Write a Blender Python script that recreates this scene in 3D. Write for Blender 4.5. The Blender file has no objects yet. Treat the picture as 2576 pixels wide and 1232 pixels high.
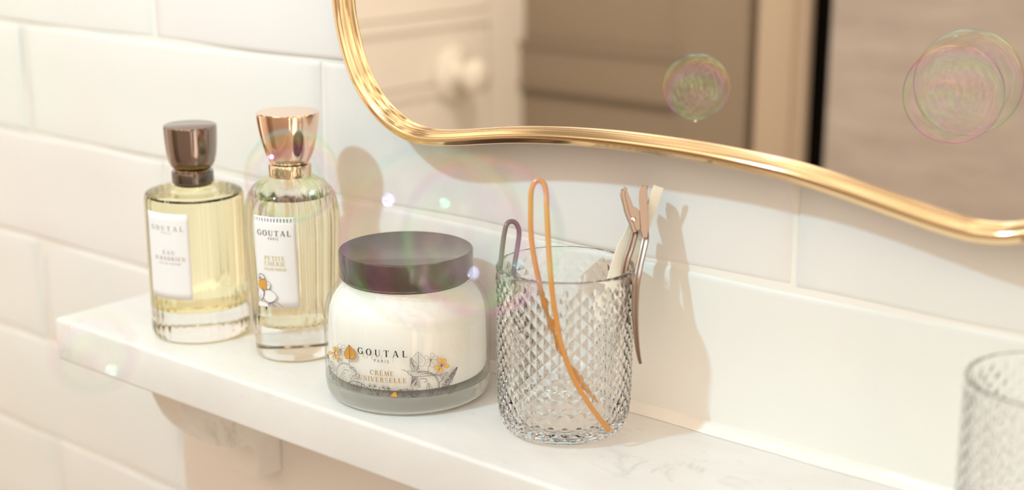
import bpy, bmesh, math, random
from math import sin, cos, pi, radians, atan2, sqrt, hypot, tan, exp
from mathutils import Vector, Matrix
random.seed(7)
scene = bpy.context.scene

# ------------------------------------------------------------------ camera
FPX = 3600.0
PITCH, YAW = radians(15), radians(39.4)
CAM = Vector((0.4674, -0.6660, 0.3152))
FWD = Vector((-sin(YAW)*cos(PITCH), cos(YAW)*cos(PITCH), -sin(PITCH)))
RGT = Vector((cos(YAW), sin(YAW), 0))
UPV = RGT.cross(FWD)
cd = bpy.data.cameras.new('camera')
cam = bpy.data.objects.new('camera', cd)
scene.collection.objects.link(cam)
cam.matrix_world = Matrix((
    (RGT.x, UPV.x, -FWD.x, CAM.x), (RGT.y, UPV.y, -FWD.y, CAM.y), (RGT.z, UPV.z, -FWD.z, CAM.z), (0, 0, 0, 1)))
cd.sensor_width = 36
cd.lens = 36*FPX/2576
cd.clip_start = 0.01
cd.dof.use_dof = True
cd.dof.focus_distance = 0.845
cd.dof.aperture_fstop = cd.lens/1000/0.0135
cd.dof.aperture_blades = 7
scene.camera = cam

# ------------------------------------------------------------------ light
world = bpy.data.worlds.new('world'); scene.world = world
world.use_nodes = True
wn = world.node_tree; wn.nodes.clear()
w_out = wn.nodes.new('ShaderNodeOutputWorld'); w_bg = wn.nodes.new('ShaderNodeBackground')
# warm glow standing in for the unseen room, weighted frontward to fill shade
w_tc = wn.nodes.new('ShaderNodeTexCoord'); w_sep = wn.nodes.new('ShaderNodeSeparateXYZ'); w_mr = wn.nodes.new('ShaderNodeMapRange'); w_rp = wn.nodes.new('ShaderNodeValToRGB')
wn.links.new(w_tc.outputs['Generated'], w_sep.inputs[0]); w_ma = wn.nodes.new('ShaderNodeMath'); w_ma.operation = 'MULTIPLY_ADD'; w_ma.inputs[1].default_value = -0.40
wn.links.new(w_sep.outputs['X'], w_ma.inputs[0]); wn.links.new(w_sep.outputs['Y'], w_ma.inputs[2]); wn.links.new(w_ma.outputs[0], w_mr.inputs['Value'])
w_mr.inputs['From Min'].default_value = -1; w_mr.inputs['From Max'].default_value = 1
w_mr.inputs['To Min'].default_value = 1; w_mr.inputs['To Max'].default_value = 0
wn.links.new(w_mr.outputs[0], w_rp.inputs[0])
w_rp.color_ramp.elements[0].color = (0.25, 0.20, 0.15, 1); w_rp.color_ramp.elements[1].color = (0.90, 0.755, 0.60, 1)
# invented upright noise bands in the surround, giving streaks to metal reflections
w_mp = wn.nodes.new('ShaderNodeMapping'); w_mp.inputs['Scale'].default_value = (3.2, 3.2, 0.8); wn.links.new(w_tc.outputs['Generated'], w_mp.inputs[0])
w_nz = wn.nodes.new('ShaderNodeTexNoise'); w_nz.inputs['Scale'].default_value = 1.6; w_nz.inputs['Detail'].default_value = 1.0; wn.links.new(w_mp.outputs[0], w_nz.inputs['Vector'])
w_r2 = wn.nodes.new('ShaderNodeMapRange'); w_r2.inputs['From Min'].default_value = 0.40; w_r2.inputs['From Max'].default_value = 0.60
w_r2.inputs['To Min'].default_value = 0.30; w_r2.inputs['To Max'].default_value = 1.55; wn.links.new(w_nz.outputs[0], w_r2.inputs['Value'])
w_mx = wn.nodes.new('ShaderNodeMix'); w_mx.data_type = 'RGBA'; w_mx.blend_type = 'MULTIPLY'; w_mx.inputs[0].default_value = 1.0
wn.links.new(w_rp.outputs[0], w_mx.inputs[6]); wn.links.new(w_r2.outputs[0], w_mx.inputs[7])
wn.links.new(w_mx.outputs[2], w_bg.inputs[0]); w_bg.inputs[1].default_value = 2.2
wn.links.new(w_bg.outputs[0], w_out.inputs[0])
LAMP = Vector((-0.31, -0.74, 0.76))
ld = bpy.data.lights.new('vanity_spot', 'SPOT')
lamp = bpy.data.objects.new('vanity_spot', ld); scene.collection.objects.link(lamp)
lamp.location = LAMP
lamp.rotation_euler = (Vector((-0.05, 0.0, 0.03))-LAMP).to_track_quat('-Z', 'Y').to_euler()
ld.spot_size = radians(110); ld.spot_blend = 0.25
ld.shadow_soft_size = 0.022
ld.energy = 20.0
ld.color = (0.42, 0.80, 1.0)
l2 = bpy.data.lights.new('cupboard_fill', 'SPOT'); fill_spot = bpy.data.objects.new('cupboard_fill', l2); scene.collection.objects.link(fill_spot)  # added fill spot without a known source, brightens the mirrored cupboard
fill_spot.location = (-0.25, -0.62, 1.0)
fill_spot.rotation_euler = (Vector((-1.10, -1.0, 0.05))-Vector(fill_spot.location)).to_track_quat('-Z', 'Y').to_euler()
l2.spot_size = radians(60); l2.spot_blend = 0.4; l2.shadow_soft_size = 0.03; l2.energy = 26; l2.color = (1.0, 0.90, 0.76)
scene.view_settings.view_transform = 'Standard'
scene.view_settings.look = 'None'
scene.view_settings.gamma = 1
scene.view_settings.use_curve_mapping = False
scene.view_settings.exposure = 0.0
cy = scene.cycles
cy.max_bounces = 28; cy.transmission_bounces = 28; cy.transparent_max_bounces = 24
cy.glossy_bounces = 5; cy.diffuse_bounces = 4
cy.caustics_reflective = False; cy.caustics_refractive = True
cy.sample_clamp_indirect = 8.0
cy.use_denoising = True
cy.blur_glossy = 0.0

# ------------------------------------------------------------------ helpers
def ray(x, y): return FWD + RGT*((x-1288)/FPX) - UPV*((y-616)/FPX)
def on_y(x, y, Y=0.0): r = ray(x, y); return CAM + r*((Y-CAM.y)/r.y)
def on_x(x, y, X): r = ray(x, y); return CAM + r*((X-CAM.x)/r.x)
def at_depth(x, y, d): return CAM + ray(x, y)*d
def on_cyl(x, y, cx, cy_, R):
    r = ray(x, y); a = r.x*r.x+r.y*r.y; ox, oy = CAM.x-cx, CAM.y-cy_
    b = ox*r.x+oy*r.y; c = ox*ox+oy*oy-R*R; D = b*b-a*c
    t = (-b-sqrt(max(D, 0)))/a
    return CAM + r*t

def obj(name, verts, faces, mat, parent=None, smooth=True, label=None):
    me = bpy.data.meshes.new(name); me.from_pydata([tuple(v) for v in verts], [], faces); me.update()
    if mat: me.materials.append(mat)
    if smooth: me.polygons.foreach_set('use_smooth', [True]*len(me.polygons))
    o = bpy.data.objects.new(name, me); scene.collection.objects.link(o)
    if parent: o.parent = parent
    if label: o['label'] = label
    return o
def clean(o, dist=1e-6, recalc=True):
    bm = bmesh.new(); bm.from_mesh(o.data)
    bmesh.ops.remove_doubles(bm, verts=bm.verts, dist=dist)
    if recalc: bmesh.ops.recalc_face_normals(bm, faces=bm.faces)
    bm.to_mesh(o.data); bm.free(); return o
def sharp(o, ang=35):
    o.data.set_sharp_from_angle(angle=radians(ang)); return o
def thing(name, loc, label, cat, group=None, rotz=0):
    o = bpy.data.objects.new(name, None); scene.collection.objects.link(o)
    o.empty_display_size = 0.02; o.location = loc; o.rotation_euler = (0, 0, rotz)
    o['label'] = label; o['category'] = cat
    if group: o['group'] = group
    return o
def tag(o, label, cat, group=None):
    o['label'] = label; o['category'] = cat
    if group: o['group'] = group
    return o
def structure(o, label=None):
    o['kind'] = 'structure'
    if label: o['label'] = label
    return o
def lathe(name, prof, mat, parent=None, n=96, fn=None, closed_axis=True, sharp_ang=35):
    """prof: list of (r,z); fn(theta,r,z)->r"""
    V, Fc = [], []
    for (r, z) in prof:
        for k in range(n):
            t = 2*pi*k/n; rr = fn(t, r, z) if fn else r
            V.append((rr*cos(t), rr*sin(t), z))
    m = len(prof)
    for i in range(m-1):
        for k in range(n):
            a = i*n+k; b = i*n+(k+1) % n
            Fc.append((a, b, b+n, a+n))
    o = obj(name, V, Fc, mat, parent)
    clean(o); 
    if sharp_ang: sharp(o, sharp_ang)
    return o
def smooth_prof(pts, per=6):
    out = []
    n = len(pts)
    for i in range(n-1):
        p0 = pts[max(i-1, 0)]; p1 = pts[i]; p2 = pts[i+1]; p3 = pts[min(i+2, n-1)]
        for k in range(per):
            t = k/per
            out.append(tuple(0.5*((2*p1[j])+(-p0[j]+p2[j])*t+(2*p0[j]-5*p1[j]+4*p2[j]-p3[j])*t*t+(-p0[j]+3*p1[j]-3*p2[j]+p3[j])*t**3) for j in range(len(p1))))
    out.append(tuple(pts[-1])); return out
def interp(tab, z):
    """tab list of (z, r) ascending"""
    if z <= tab[0][0]: return tab[0][1]
    for (a, ra), (b, rb) in zip(tab, tab[1:]):
        if z <= b: return ra+(rb-ra)*(z-a)/(b-a)
    return tab[-1][1]
def box_vf(x0, x1, y0, y1, z0, z1, V=None, Fc=None):
    V = [] if V is None else V; Fc = [] if Fc is None else Fc
    b = len(V)
    V += [(x0,y0,z0),(x1,y0,z0),(x1,y1,z0),(x0,y1,z0),(x0,y0,z1),(x1,y0,z1),(x1,y1,z1),(x0,y1,z1)]
    Fc += [tuple(b+i for i in f) for f in ((0,3,2,1),(4,5,6,7),(0,1,5,4),(1,2,6,5),(2,3,7,6),(3,0,4,7))]
    return V, Fc
def bevel(o, w, seg=3):
    m = o.modifiers.new('bevel', 'BEVEL'); m.width = w; m.segments = seg; m.limit_method = 'ANGLE'; m.angle_limit = radians(35)
    return o
def box(name, x0, x1, y0, y1, z0, z1, mat, parent=None, bev=0.0):
    V, Fc = box_vf(x0, x1, y0, y1, z0, z1)
    o = obj(name, V, Fc, mat, parent, smooth=bev > 0)
    if bev: bevel(o, bev); sharp(o, 40) if False else None
    return o
def sweep(name, path, section, mat, parent=None, closed=False, side=None, scale=None, smooth=True, caps=True, sharp_ang=None):
    """path: Vectors; section: list of (u,v); u along side vector, v along normal"""
    n = len(path); m = len(section); V, Fc = [], []
    for i, p in enumerate(path):
        if closed: t = (path[(i+1) % n]-path[i-1]).normalized()
        else: t = (path[min(i+1, n-1)]-path[max(i-1, 0)]).normalized()
        s = side(i) if callable(side) else (side or Vector((0, 1, 0)))
        s = (s - t*s.dot(t)).normalized(); nn = t.cross(s)
        k = scale(i/(n-1)) if scale else 1.0
        ku, kv = k if isinstance(k, tuple) else (k, k)
        for (u, v) in section: V.append(p+s*(u*ku)+nn*(v*kv))
    for i in range(n if closed else n-1):
        for k in range(m):
            a = i*m+k; b = i*m+(k+1) % m; c = ((i+1) % n)*m
            Fc.append((a, b, c+(k+1) % m, c+k))
    if not closed and caps:
        Fc.append(tuple(range(m))[::-1]); Fc.append(tuple((n-1)*m+k for k in range(m)))
    o = obj(name, V, Fc, mat, parent, smooth)
    clean(o, 1e-7)
    if sharp_ang: sharp(o, sharp_ang)
    return o
def circ(r, n=12, sq=1.0): return [(r*cos(2*pi*k/n), r*sq*sin(2*pi*k/n)) for k in range(n)]
def spline(pts, per=8):
    P = smooth_prof([tuple(p) for p in pts], per); return [Vector(p) for p in P]
def localize(o, parent):
    """shift a mesh built in world coordinates into its parent's frame"""
    inv = Matrix.Translation(parent.location) @ Matrix.Rotation(parent.rotation_euler.z, 4, 'Z')
    o.data.transform(inv.inverted()); return o

# ------------------------------------------------------------------ materials
def mat(name, base=(0.8, 0.8, 0.8), rough=0.5, metal=0.0, **kw):
    m = bpy.data.materials.new(name); m.use_nodes = True
    b = m.node_tree.nodes['Principled BSDF']
    b.inputs['Base Color'].default_value = (*base, 1); b.inputs['Roughness'].default_value = rough; b.inputs['Metallic'].default_value = metal
    for k, v in kw.items(): b.inputs[k.replace('_', ' ')].default_value = v
    return m
class NT:
    def __init__(s, m): s.t = m.node_tree; s.b = s.t.nodes.get('Principled BSDF')
    def n(s, typ, **kw):
        nd = s.t.nodes.new(typ)
        for k, v in kw.items(): setattr(nd, k, v)
        return nd
    def l(s, a, b): s.t.links.new(a, b)
    def math(s, op, a, b=None):
        nd = s.n('ShaderNodeMath', operation=op)
        for i, x in enumerate((a, b)):
            if x is None: continue
            if isinstance(x, (int, float)): nd.inputs[i].default_value = x
            else: s.l(x, nd.inputs[i])
        return nd.outputs[0]
    def ramp(s, fac, stops):
        nd = s.n('ShaderNodeValToRGB'); s.l(fac, nd.inputs[0]); e = nd.color_ramp.elements
        while len(e) < len(stops): e.new(0.5)
        for el, (p, c) in zip(e, stops): el.position = p; el.color = (*c, 1)
        return nd.outputs[0]
    def noise(s, scale, detail=4, rough=0.5, vec=None, dist=0.0):
        nd = s.n('ShaderNodeTexNoise'); nd.inputs['Scale'].default_value = scale; nd.inputs['Detail'].default_value = detail
        nd.inputs['Roughness'].default_value = rough; nd.inputs['Distortion'].default_value = dist
        if vec is None: vec = s.n('ShaderNodeTexCoord').outputs['Object']
        s.l(vec, nd.inputs['Vector']); return nd.outputs[0]
    def bump(s, h, strength=0.2, dist=0.001):
        nd = s.n('ShaderNodeBump'); nd.inputs['Strength'].default_value = strength; nd.inputs['Distance'].default_value = dist
        s.l(h, nd.inputs['Height']); s.l(nd.outputs[0], s.b.inputs['Normal'])

def make_tile():
    m = mat('glazed_tile', (0.83, 0.80, 0.76), 0.40, Specular_IOR_Level=0.35); t = NT(m)
    at = t.n('ShaderNodeAttribute', attribute_name='tone')
    f = t.noise(9, 3, 0.5); f2 = t.noise(60, 3, 0.6)
    s = t.math('ADD', t.math('MULTIPLY', at.outputs['Fac'], 0.35), t.math('ADD', t.math('MULTIPLY', f, 0.55), t.math('MULTIPLY', f2, 0.1)))
    c = t.ramp(s, [(0.32, (0.84, 0.79, 0.775)), (0.5, (0.845, 0.81, 0.785)), (0.70, (0.82, 0.825, 0.785))])
    t.l(c, t.b.inputs['Base Color'])
    t.bump(t.noise(38, 3, 0.5), 0.25, 0.0012)
    return m
TILE = make_tile()
GROUT = mat('grout', (0.88, 0.84, 0.78), 0.7)
def make_marble():
    m = mat('marble', (0.86, 0.84, 0.80), 0.28); t = NT(m)
    tc = t.n('ShaderNodeTexCoord'); mp = t.n('ShaderNodeMapping'); t.l(tc.outputs['Object'], mp.inputs[0])
    mp.inputs['Rotation'].default_value = (0.3, 0.2, 0.9); mp.inputs['Scale'].default_value = (1.0, 2.4, 1.6)
    v = mp.outputs[0]
    a = t.noise(11, 6, 0.62, v, 0.9)
    vein = t.math('ABSOLUTE', t.math('SUBTRACT', a, 0.5))
    vr = t.ramp(vein, [(0.0, (1, 1, 1)), (0.012, (0.55, 0.55, 0.55)), (0.035, (0, 0, 0))])
    patch = t.ramp(t.noise(7, 3, 0.5, v), [(0.52, (0, 0, 0)), (0.66, (1, 1, 1))])
    speck = t.ramp(t.noise(95, 4, 0.65, v), [(0.60, (0, 0, 0)), (0.74, (1, 1, 1))])
    sp2 = t.ramp(t.noise(16, 2, 0.5, v), [(0.45, (0, 0, 0)), (0.65, (1, 1, 1))])
    k = t.math('ADD', t.math('MULTIPLY', vr, t.math('MULTIPLY', patch, 0.65)), t.math('MULTIPLY', t.math('MULTIPLY', speck, sp2), 0.45))
    cloud = t.noise(5, 5, 0.6, v, 0.4)
    base = t.ramp(cloud, [(0.3, (0.77, 0.74, 0.72)), (0.5, (0.84, 0.82, 0.80)), (0.7, (0.87, 0.86, 0.84))])
    mx = t.n('ShaderNodeMix', data_type='RGBA'); t.l(k, mx.inputs[0]); t.l(base, mx.inputs[6]); mx.inputs[7].default_value = (0.50, 0.47, 0.455, 1)
    t.l(mx.outputs[2], t.b.inputs['Base Color'])
    return m
MARBLE = make_marble()
GOLD = mat('polished_brass', (0.90, 0.67, 0.40), 0.09, 1.0)
BRONZE = mat('dark_bronze', (0.34, 0.27, 0.24), 0.10, 1.0)
BRONZE_DK = mat('bronze_collar', (0.20, 0.17, 0.15), 0.18, 1.0)
ROSE = mat('rose_gold', (0.94, 0.66, 0.50), 0.07, 1.0)
ROSE_DK = mat('rose_gold_engraving', (0.42, 0.20, 0.13), 0.3, 1.0)
CLIPM = mat('brown_metal', (0.40, 0.30, 0.245), 0.30, 0.9)
STEEL = mat('steel', (0.85, 0.82, 0.78), 0.18, 1.0)
MIRROR = mat('mirror_silvering', (0.93, 0.90, 0.86), 0.0, 1.0)
BACKING = mat('mirror_backing', (0.25, 0.17, 0.12), 0.6)
LID = mat('plum_plastic', (0.045, 0.020, 0.024), 0.16, 0.0, IOR=1.75)
CREAM = mat('white_cream', (0.93, 0.92, 0.89), 0.5, 0.0)
PAPER = mat('label_paper', (0.88, 0.87, 0.88), 0.6)
INK = mat('black_ink', (0.02, 0.02, 0.025), 0.5)
INK_GREY = mat('grey_ink', (0.20, 0.18, 0.19), 0.5)
INK_LINE = mat('line_ink', (0.13, 0.10, 0.12), 0.6)
INK_GOLD = mat('gold_ink', (0.42, 0.27, 0.10), 0.45)
INK_OLIVE = mat('olive_gold_ink', (0.66, 0.56, 0.26), 0.5)
INK_ROSE = mat('faded_rose_ink', (0.50, 0.38, 0.34), 0.5)
OCHRE = mat('ochre_ink', (0.72, 0.36, 0.06), 0.5)
YOLK = mat('yellow_ink', (0.90, 0.52, 0.12), 0.5)
PETAL = mat('petal_white_ink', (0.88, 0.85, 0.84), 0.6)
AMBER = mat('amber_resin', (0.78, 0.37, 0.08), 0.16, 0.0, Transmission_Weight=0.25, IOR=1.5, Coat_Weight=0.4)
PINDARK = mat('smoky_enamel', (0.13, 0.10, 0.10), 0.2, 0.3, Coat_Weight=0.5)
IVORY = mat('ivory_enamel', (0.92, 0.86, 0.72), 0.3)
def glass(name, col=(1, 1, 1), ior=1.5, rough=0.0, clear=0.0, bright_mix=0.0):
    m = bpy.data.materials.new(name); m.use_nodes = True; t = NT(m); t.t.nodes.clear()
    o = t.n('ShaderNodeOutputMaterial'); g = t.n('ShaderNodeBsdfGlass'); g.inputs['Color'].default_value = (*col, 1)
    g.inputs['IOR'].default_value = ior; g.inputs['Roughness'].default_value = rough
    if clear:   # share of light that passes thin glass undeviated
        tr = t.n('ShaderNodeBsdfTransparent'); tr.inputs[0].default_value = (*col, 1); mx = t.n('ShaderNodeMixShader'); mx.inputs[0].default_value = 1-clear
        t.l(tr.outputs[0], mx.inputs[1]); t.l(g.outputs[0], mx.inputs[2]); last = mx
        if bright_mix:   # diffuse share that brightens the base in place of light carried through glass
            df = t.n('ShaderNodeBsdfDiffuse'); df.inputs[0].default_value = (0.95, 0.94, 0.90, 1); m2 = t.n('ShaderNodeMixShader'); m2.inputs[0].default_value = bright_mix
            t.l(mx.outputs[0], m2.inputs[1]); t.l(df.outputs[0], m2.inputs[2]); last = m2
        t.l(last.outputs[0], o.inputs[0])
    else: t.l(g.outputs[0], o.inputs[0])
    return m
GLASS = glass('clear_glass', (1, 1, 0.995), 1.48)
GLASS_BASE = glass('thick_base_glass', (0.99, 1, 0.985), 1.45, clear=0.30, bright_mix=0.20)
GLASS_CUT = glass('pressed_glass', (1, 1, 1), 1.42)
PERFUME_Y = glass('pale_yellow_perfume', (0.985, 0.96, 0.80), 0.91)
PERFUME_C = glass('straw_perfume', (0.99, 0.975, 0.89), 0.91)
def thin_glass():
    m = bpy.data.materials.new('thin_glass_wall'); m.use_nodes = True; t = NT(m); t.t.nodes.clear()
    o = t.n('ShaderNodeOutputMaterial'); tr = t.n('ShaderNodeBsdfTransparent'); g = t.n('ShaderNodeBsdfGlossy'); mx = t.n('ShaderNodeMixShader')
    tr.inputs[0].default_value = (0.985, 0.99, 0.975, 1); g.inputs['Roughness'].default_value = 0.03
    lw = t.n('ShaderNodeLayerWeight'); lw.inputs['Blend'].default_value = 0.5
    f = t.math('ADD', t.math('MULTIPLY', t.math('POWER', lw.outputs['Facing'], 4.5), 0.85), 0.045)
    t.l(f, mx.inputs[0]); t.l(tr.outputs[0], mx.inputs[1]); t.l(g.outputs[0], mx.inputs[2]); t.l(mx.outputs[0], o.inputs[0]); return m
THIN = thin_glass()
def bubble_mat(name, thick, gain=1.0, rough=0.0):
    m = bpy.data.materials.new(name); m.use_nodes = True; t = NT(m); t.t.nodes.clear()
    o = t.n('ShaderNodeOutputMaterial'); tr = t.n('ShaderNodeBsdfTransparent'); g = t.n('ShaderNodeBsdfGlossy'); mx = t.n('ShaderNodeMixShader')
    g.inputs['Roughness'].default_value = rough
    lw = t.n('ShaderNodeLayerWeight'); lw.inputs['Blend'].default_value = 0.5
    fac = lw.outputs['Facing']; cosn = t.math('SUBTRACT', 1.0, fac)
    geo = t.n('ShaderNodeTexCoord'); sep = t.n('ShaderNodeSeparateXYZ'); t.l(geo.outputs['Object'], sep.inputs[0])
    # soap film: thinner at the top, swirled; colour from interference at the local thickness
    nz = t.noise(14, 1, 0.5, geo.outputs['Object'], 0.8)
    th = t.math('ADD', t.math('ADD', thick, t.math('MULTIPLY', sep.outputs['Z'], -6.0)), t.math('MULTIPLY', nz, 0.22))
    sin2 = t.math('SUBTRACT', 1.0, t.math('MULTIPLY', cosn, cosn))
    cost = t.math('SQRT', t.math('SUBTRACT', 1.0, t.math('MULTIPLY', sin2, 0.565)))
    ph = t.math('MULTIPLY', th, cost)
    ch = []
    for lam in (0.65, 0.54, 0.45):
        s = t.math('SINE', t.math('MULTIPLY', ph, 2*pi*1.33/lam))
        ch.append(t.math('ADD', t.math('MULTIPLY', t.math('MULTIPLY', s, s), 0.62), 0.38))
    cb = t.n('ShaderNodeCombineXYZ')
    for i in range(3): t.l(ch[i], cb.inputs[i])
    t.l(cb.outputs[0], g.inputs['Color'])
    F = t.math('ADD', t.math('MULTIPLY', t.math('POWER', fac, 8.0), 0.85), 0.042*gain)
    F = t.math('MINIMUM', F, 0.9)
    t.l(F, mx.inputs[0]); t.l(tr.outputs[0], mx.inputs[1]); t.l(g.outputs[0], mx.inputs[2]); t.l(mx.outputs[0], o.inputs[0])
    return m
PAINT_W = mat('white_door_paint', (0.92, 0.87, 0.80), 0.4)
PAINT_T = mat('taupe_door_paint', (0.32, 0.255, 0.19), 0.45)
PAINT_C = mat('beige_casing_paint', (0.62, 0.50, 0.39), 0.45)
KNOBW = mat('white_ceramic', (0.90, 0.85, 0.76), 0.15, 0.0, Coat_Weight=0.5)
GAP_SHADE = mat('painted_gap_shade', (0.006, 0.005, 0.004), 1.0, 0.0, Specular_IOR_Level=0.0)
def far_tile():
    m = mat('beige_wall_glaze', (0.66, 0.56, 0.48), 0.5); t = NT(m)
    tc = t.n('ShaderNodeTexCoord'); mp = t.n('ShaderNodeMapping'); mp.inputs['Scale'].default_value = (2.0, 1, 9.0); t.l(tc.outputs['Object'], mp.inputs[0])
    c = t.ramp(t.noise(4, 4, 0.6, mp.outputs[0]), [(0.3, (0.58, 0.50, 0.46)), (0.7, (0.72, 0.66, 0.62))])
    t.l(c, t.b.inputs['Base Color']); return m
FARWALL = far_tile()

# ------------------------------------------------------------------ tiled wall
def tiled_wall():
    ROW, LEN, J = 0.0925, 0.362, 0.0030
    V, Fc, tone = [], [], []
    for r in range(-9, 11):
        z0 = r*ROW + 0.0005
        off = -0.064 if r % 2 == 0 else 0.117
        for c in range(-5, 5):
            x0 = off + c*LEN
            if x0 > 1.3 or x0 < -1.9: continue
            rnd = random.Random(r*131+c*17+5)
            tx, tz, ph, tn = rnd.uniform(-.0005, .0005), rnd.uniform(-.0005, .0005), rnd.uniform(0, 6), rnd.random()
            off_y = rnd.uniform(-0.0004, 0.0004)
            nx, nz = 44, 12
            b = len(V)
            jx0, jx1, jz0, jz1 = x0+J/2, x0+LEN-J/2, z0+J/2, z0+ROW-J/2
            for i in range(nx+1):
                for k in range(nz+1):
                    # finer steps at the rim for the pillowed edge
                    u = i/nx; w = k/nz
                    uu = 0.5-0.5*cos(pi*u) if False else u
                    X = jx0+(jx1-jx0)*uu; Z = jz0+(jz1-jz0)*w
                    if k == 1: Z = jz0+0.0012
                    elif k == nz-1: Z = jz1-0.0012
                    elif k == 2: Z = jz0+0.0035
                    elif k == nz-2: Z = jz1-0.0035
                    if i == 1: X = jx0+0.0012
                    elif i == nx-1: X = jx1-0.0012
                    dz = min(Z-jz0, jz1-Z); dx = min(X-jx0, jx1-X); d = min(dx, dz)
                    edge = 0.0013*exp(-d/0.0008)
                    wav = 0.0007*sin(X*19+ph)+0.0005*sin(X*43+ph*2+Z*30)+0.0005*sin(Z*60+ph)
                    wz = 0.0006*sin(X*27+ph*3)*(1 if w > 0.5 else -1)*(1-min(1, dz/0.02))
                    Y = -0.0022 + off_y + edge + wav*0.7 + tx*(u-.5)*2 + tz*(w-.5)*2
                    V.append((X, Y, Z+wz)); tone.append(tn)
            for i in range(nx):
                for k in range(nz):
                    a = b+i*(nz+1)+k; Fc.append((a, a+nz+1, a+nz+2, a+1))
    nb = len(V)
    # backing slab of grout
    V2, F2 = box_vf(-1.95, 1.35, -0.0008, 0.05, -0.85, 1.0, V, Fc)
    tone += [0.5]*8
    o = obj('wall_back', V2, F2, TILE)
    o.data.materials.append(GROUT)
    for p in o.data.polygons[-6:]: p.material_index = 1; p.use_smooth = False
    at = o.data.attributes.new('tone', 'FLOAT', 'POINT'); at.data.foreach_set('value', tone)
    structure(o, 'white handmade glazed tile wall behind the shelf'); return o
tiled_wall()

# ------------------------------------------------------------------ marble shelf, sealant, bracket
SX0, SY0, SZ0 = -0.405, -0.120, -0.0315
shelf = box('marble_shelf', SX0, 0.75, SY0, -0.0042, SZ0, 0.0, MARBLE)
bevel(shelf, 0.0028, 4); shelf.data.polygons.foreach_set('use_smooth', [True]*6)
tag(shelf, 'long white marble shelf slab with soft grey veins fixed to the tiled wall', 'shelf')
def sealant():
    sec = [(-0.0035, -0.0030), (-0.0085, 0.0002), (-0.0072, 0.0016), (-0.0052, 0.0032), (-0.0036, 0.0058), (-0.0010, 0.0062), (-0.0010, -0.0030)]
    V, Fc = [], []
    n = 60
    for i in range(n+1):
        x = SX0+0.002+(0.75-SX0-0.004)*i/n
        j = 0.0004*sin(i*1.7)+0.0003*sin(i*0.63)
        for (y, z) in sec: V.append((x, y+(j if y < -0.004 else 0), z+(j*0.6 if z > 0.001 else 0)))
    m = len(sec)
    for i in range(n):
        for k in range(m): Fc.append((i*m+k, i*m+(k+1) % m, (i+1)*m+(k+1) % m, (i+1)*m+k))
    Fc.append(tuple(range(m))); Fc.append(tuple(n*m+k for k in range(m))[::-1])
    o = obj('trim_1', V, Fc, mat('white_sealant', (0.88, 0.84, 0.79), 0.35)); clean(o); sharp(o, 50)
    structure(o, 'bead of white sealant where shelf meets tiles')
sealant()
def bracket():
    prof = [(-0.002, -0.1297), (-0.0256, -0.1297), (-0.0252, -0.112), (-0.0278, -0.1035), (-0.0325, -0.0990), (-0.0400, -0.0984), (-0.0480, -0.0972),
            (-0.0553, -0.0946), (-0.0620, -0.0905), (-0.0674, -0.0862), (-0.0774, -0.0762), (-0.0854, -0.0655), (-0.0919, -0.0510), (-0.0945, -0.0420), (-0.0955, SZ0+0.0002), (-0.002, SZ0+0.0002)]
    X1, X0 = -0.303, -0.334
    n = len(prof)
    V = [(X1, y, z) for y, z in prof]+[(X0, y, z) for y, z in prof]
    Fc = [tuple(range(n))[::-1], tuple(range(n, 2*n))]+[(i, (i+1) % n, n+(i+1) % n, n+i) for i in range(n)]
    o = obj('shelf_bracket', V, Fc, MARBLE); clean(o); sharp(o, 30); bevel(o, 0.0012, 2)
    tag(o, 'scrolled marble corbel bracket holding up the left end of the shelf', 'bracket')
bracket()

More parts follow.
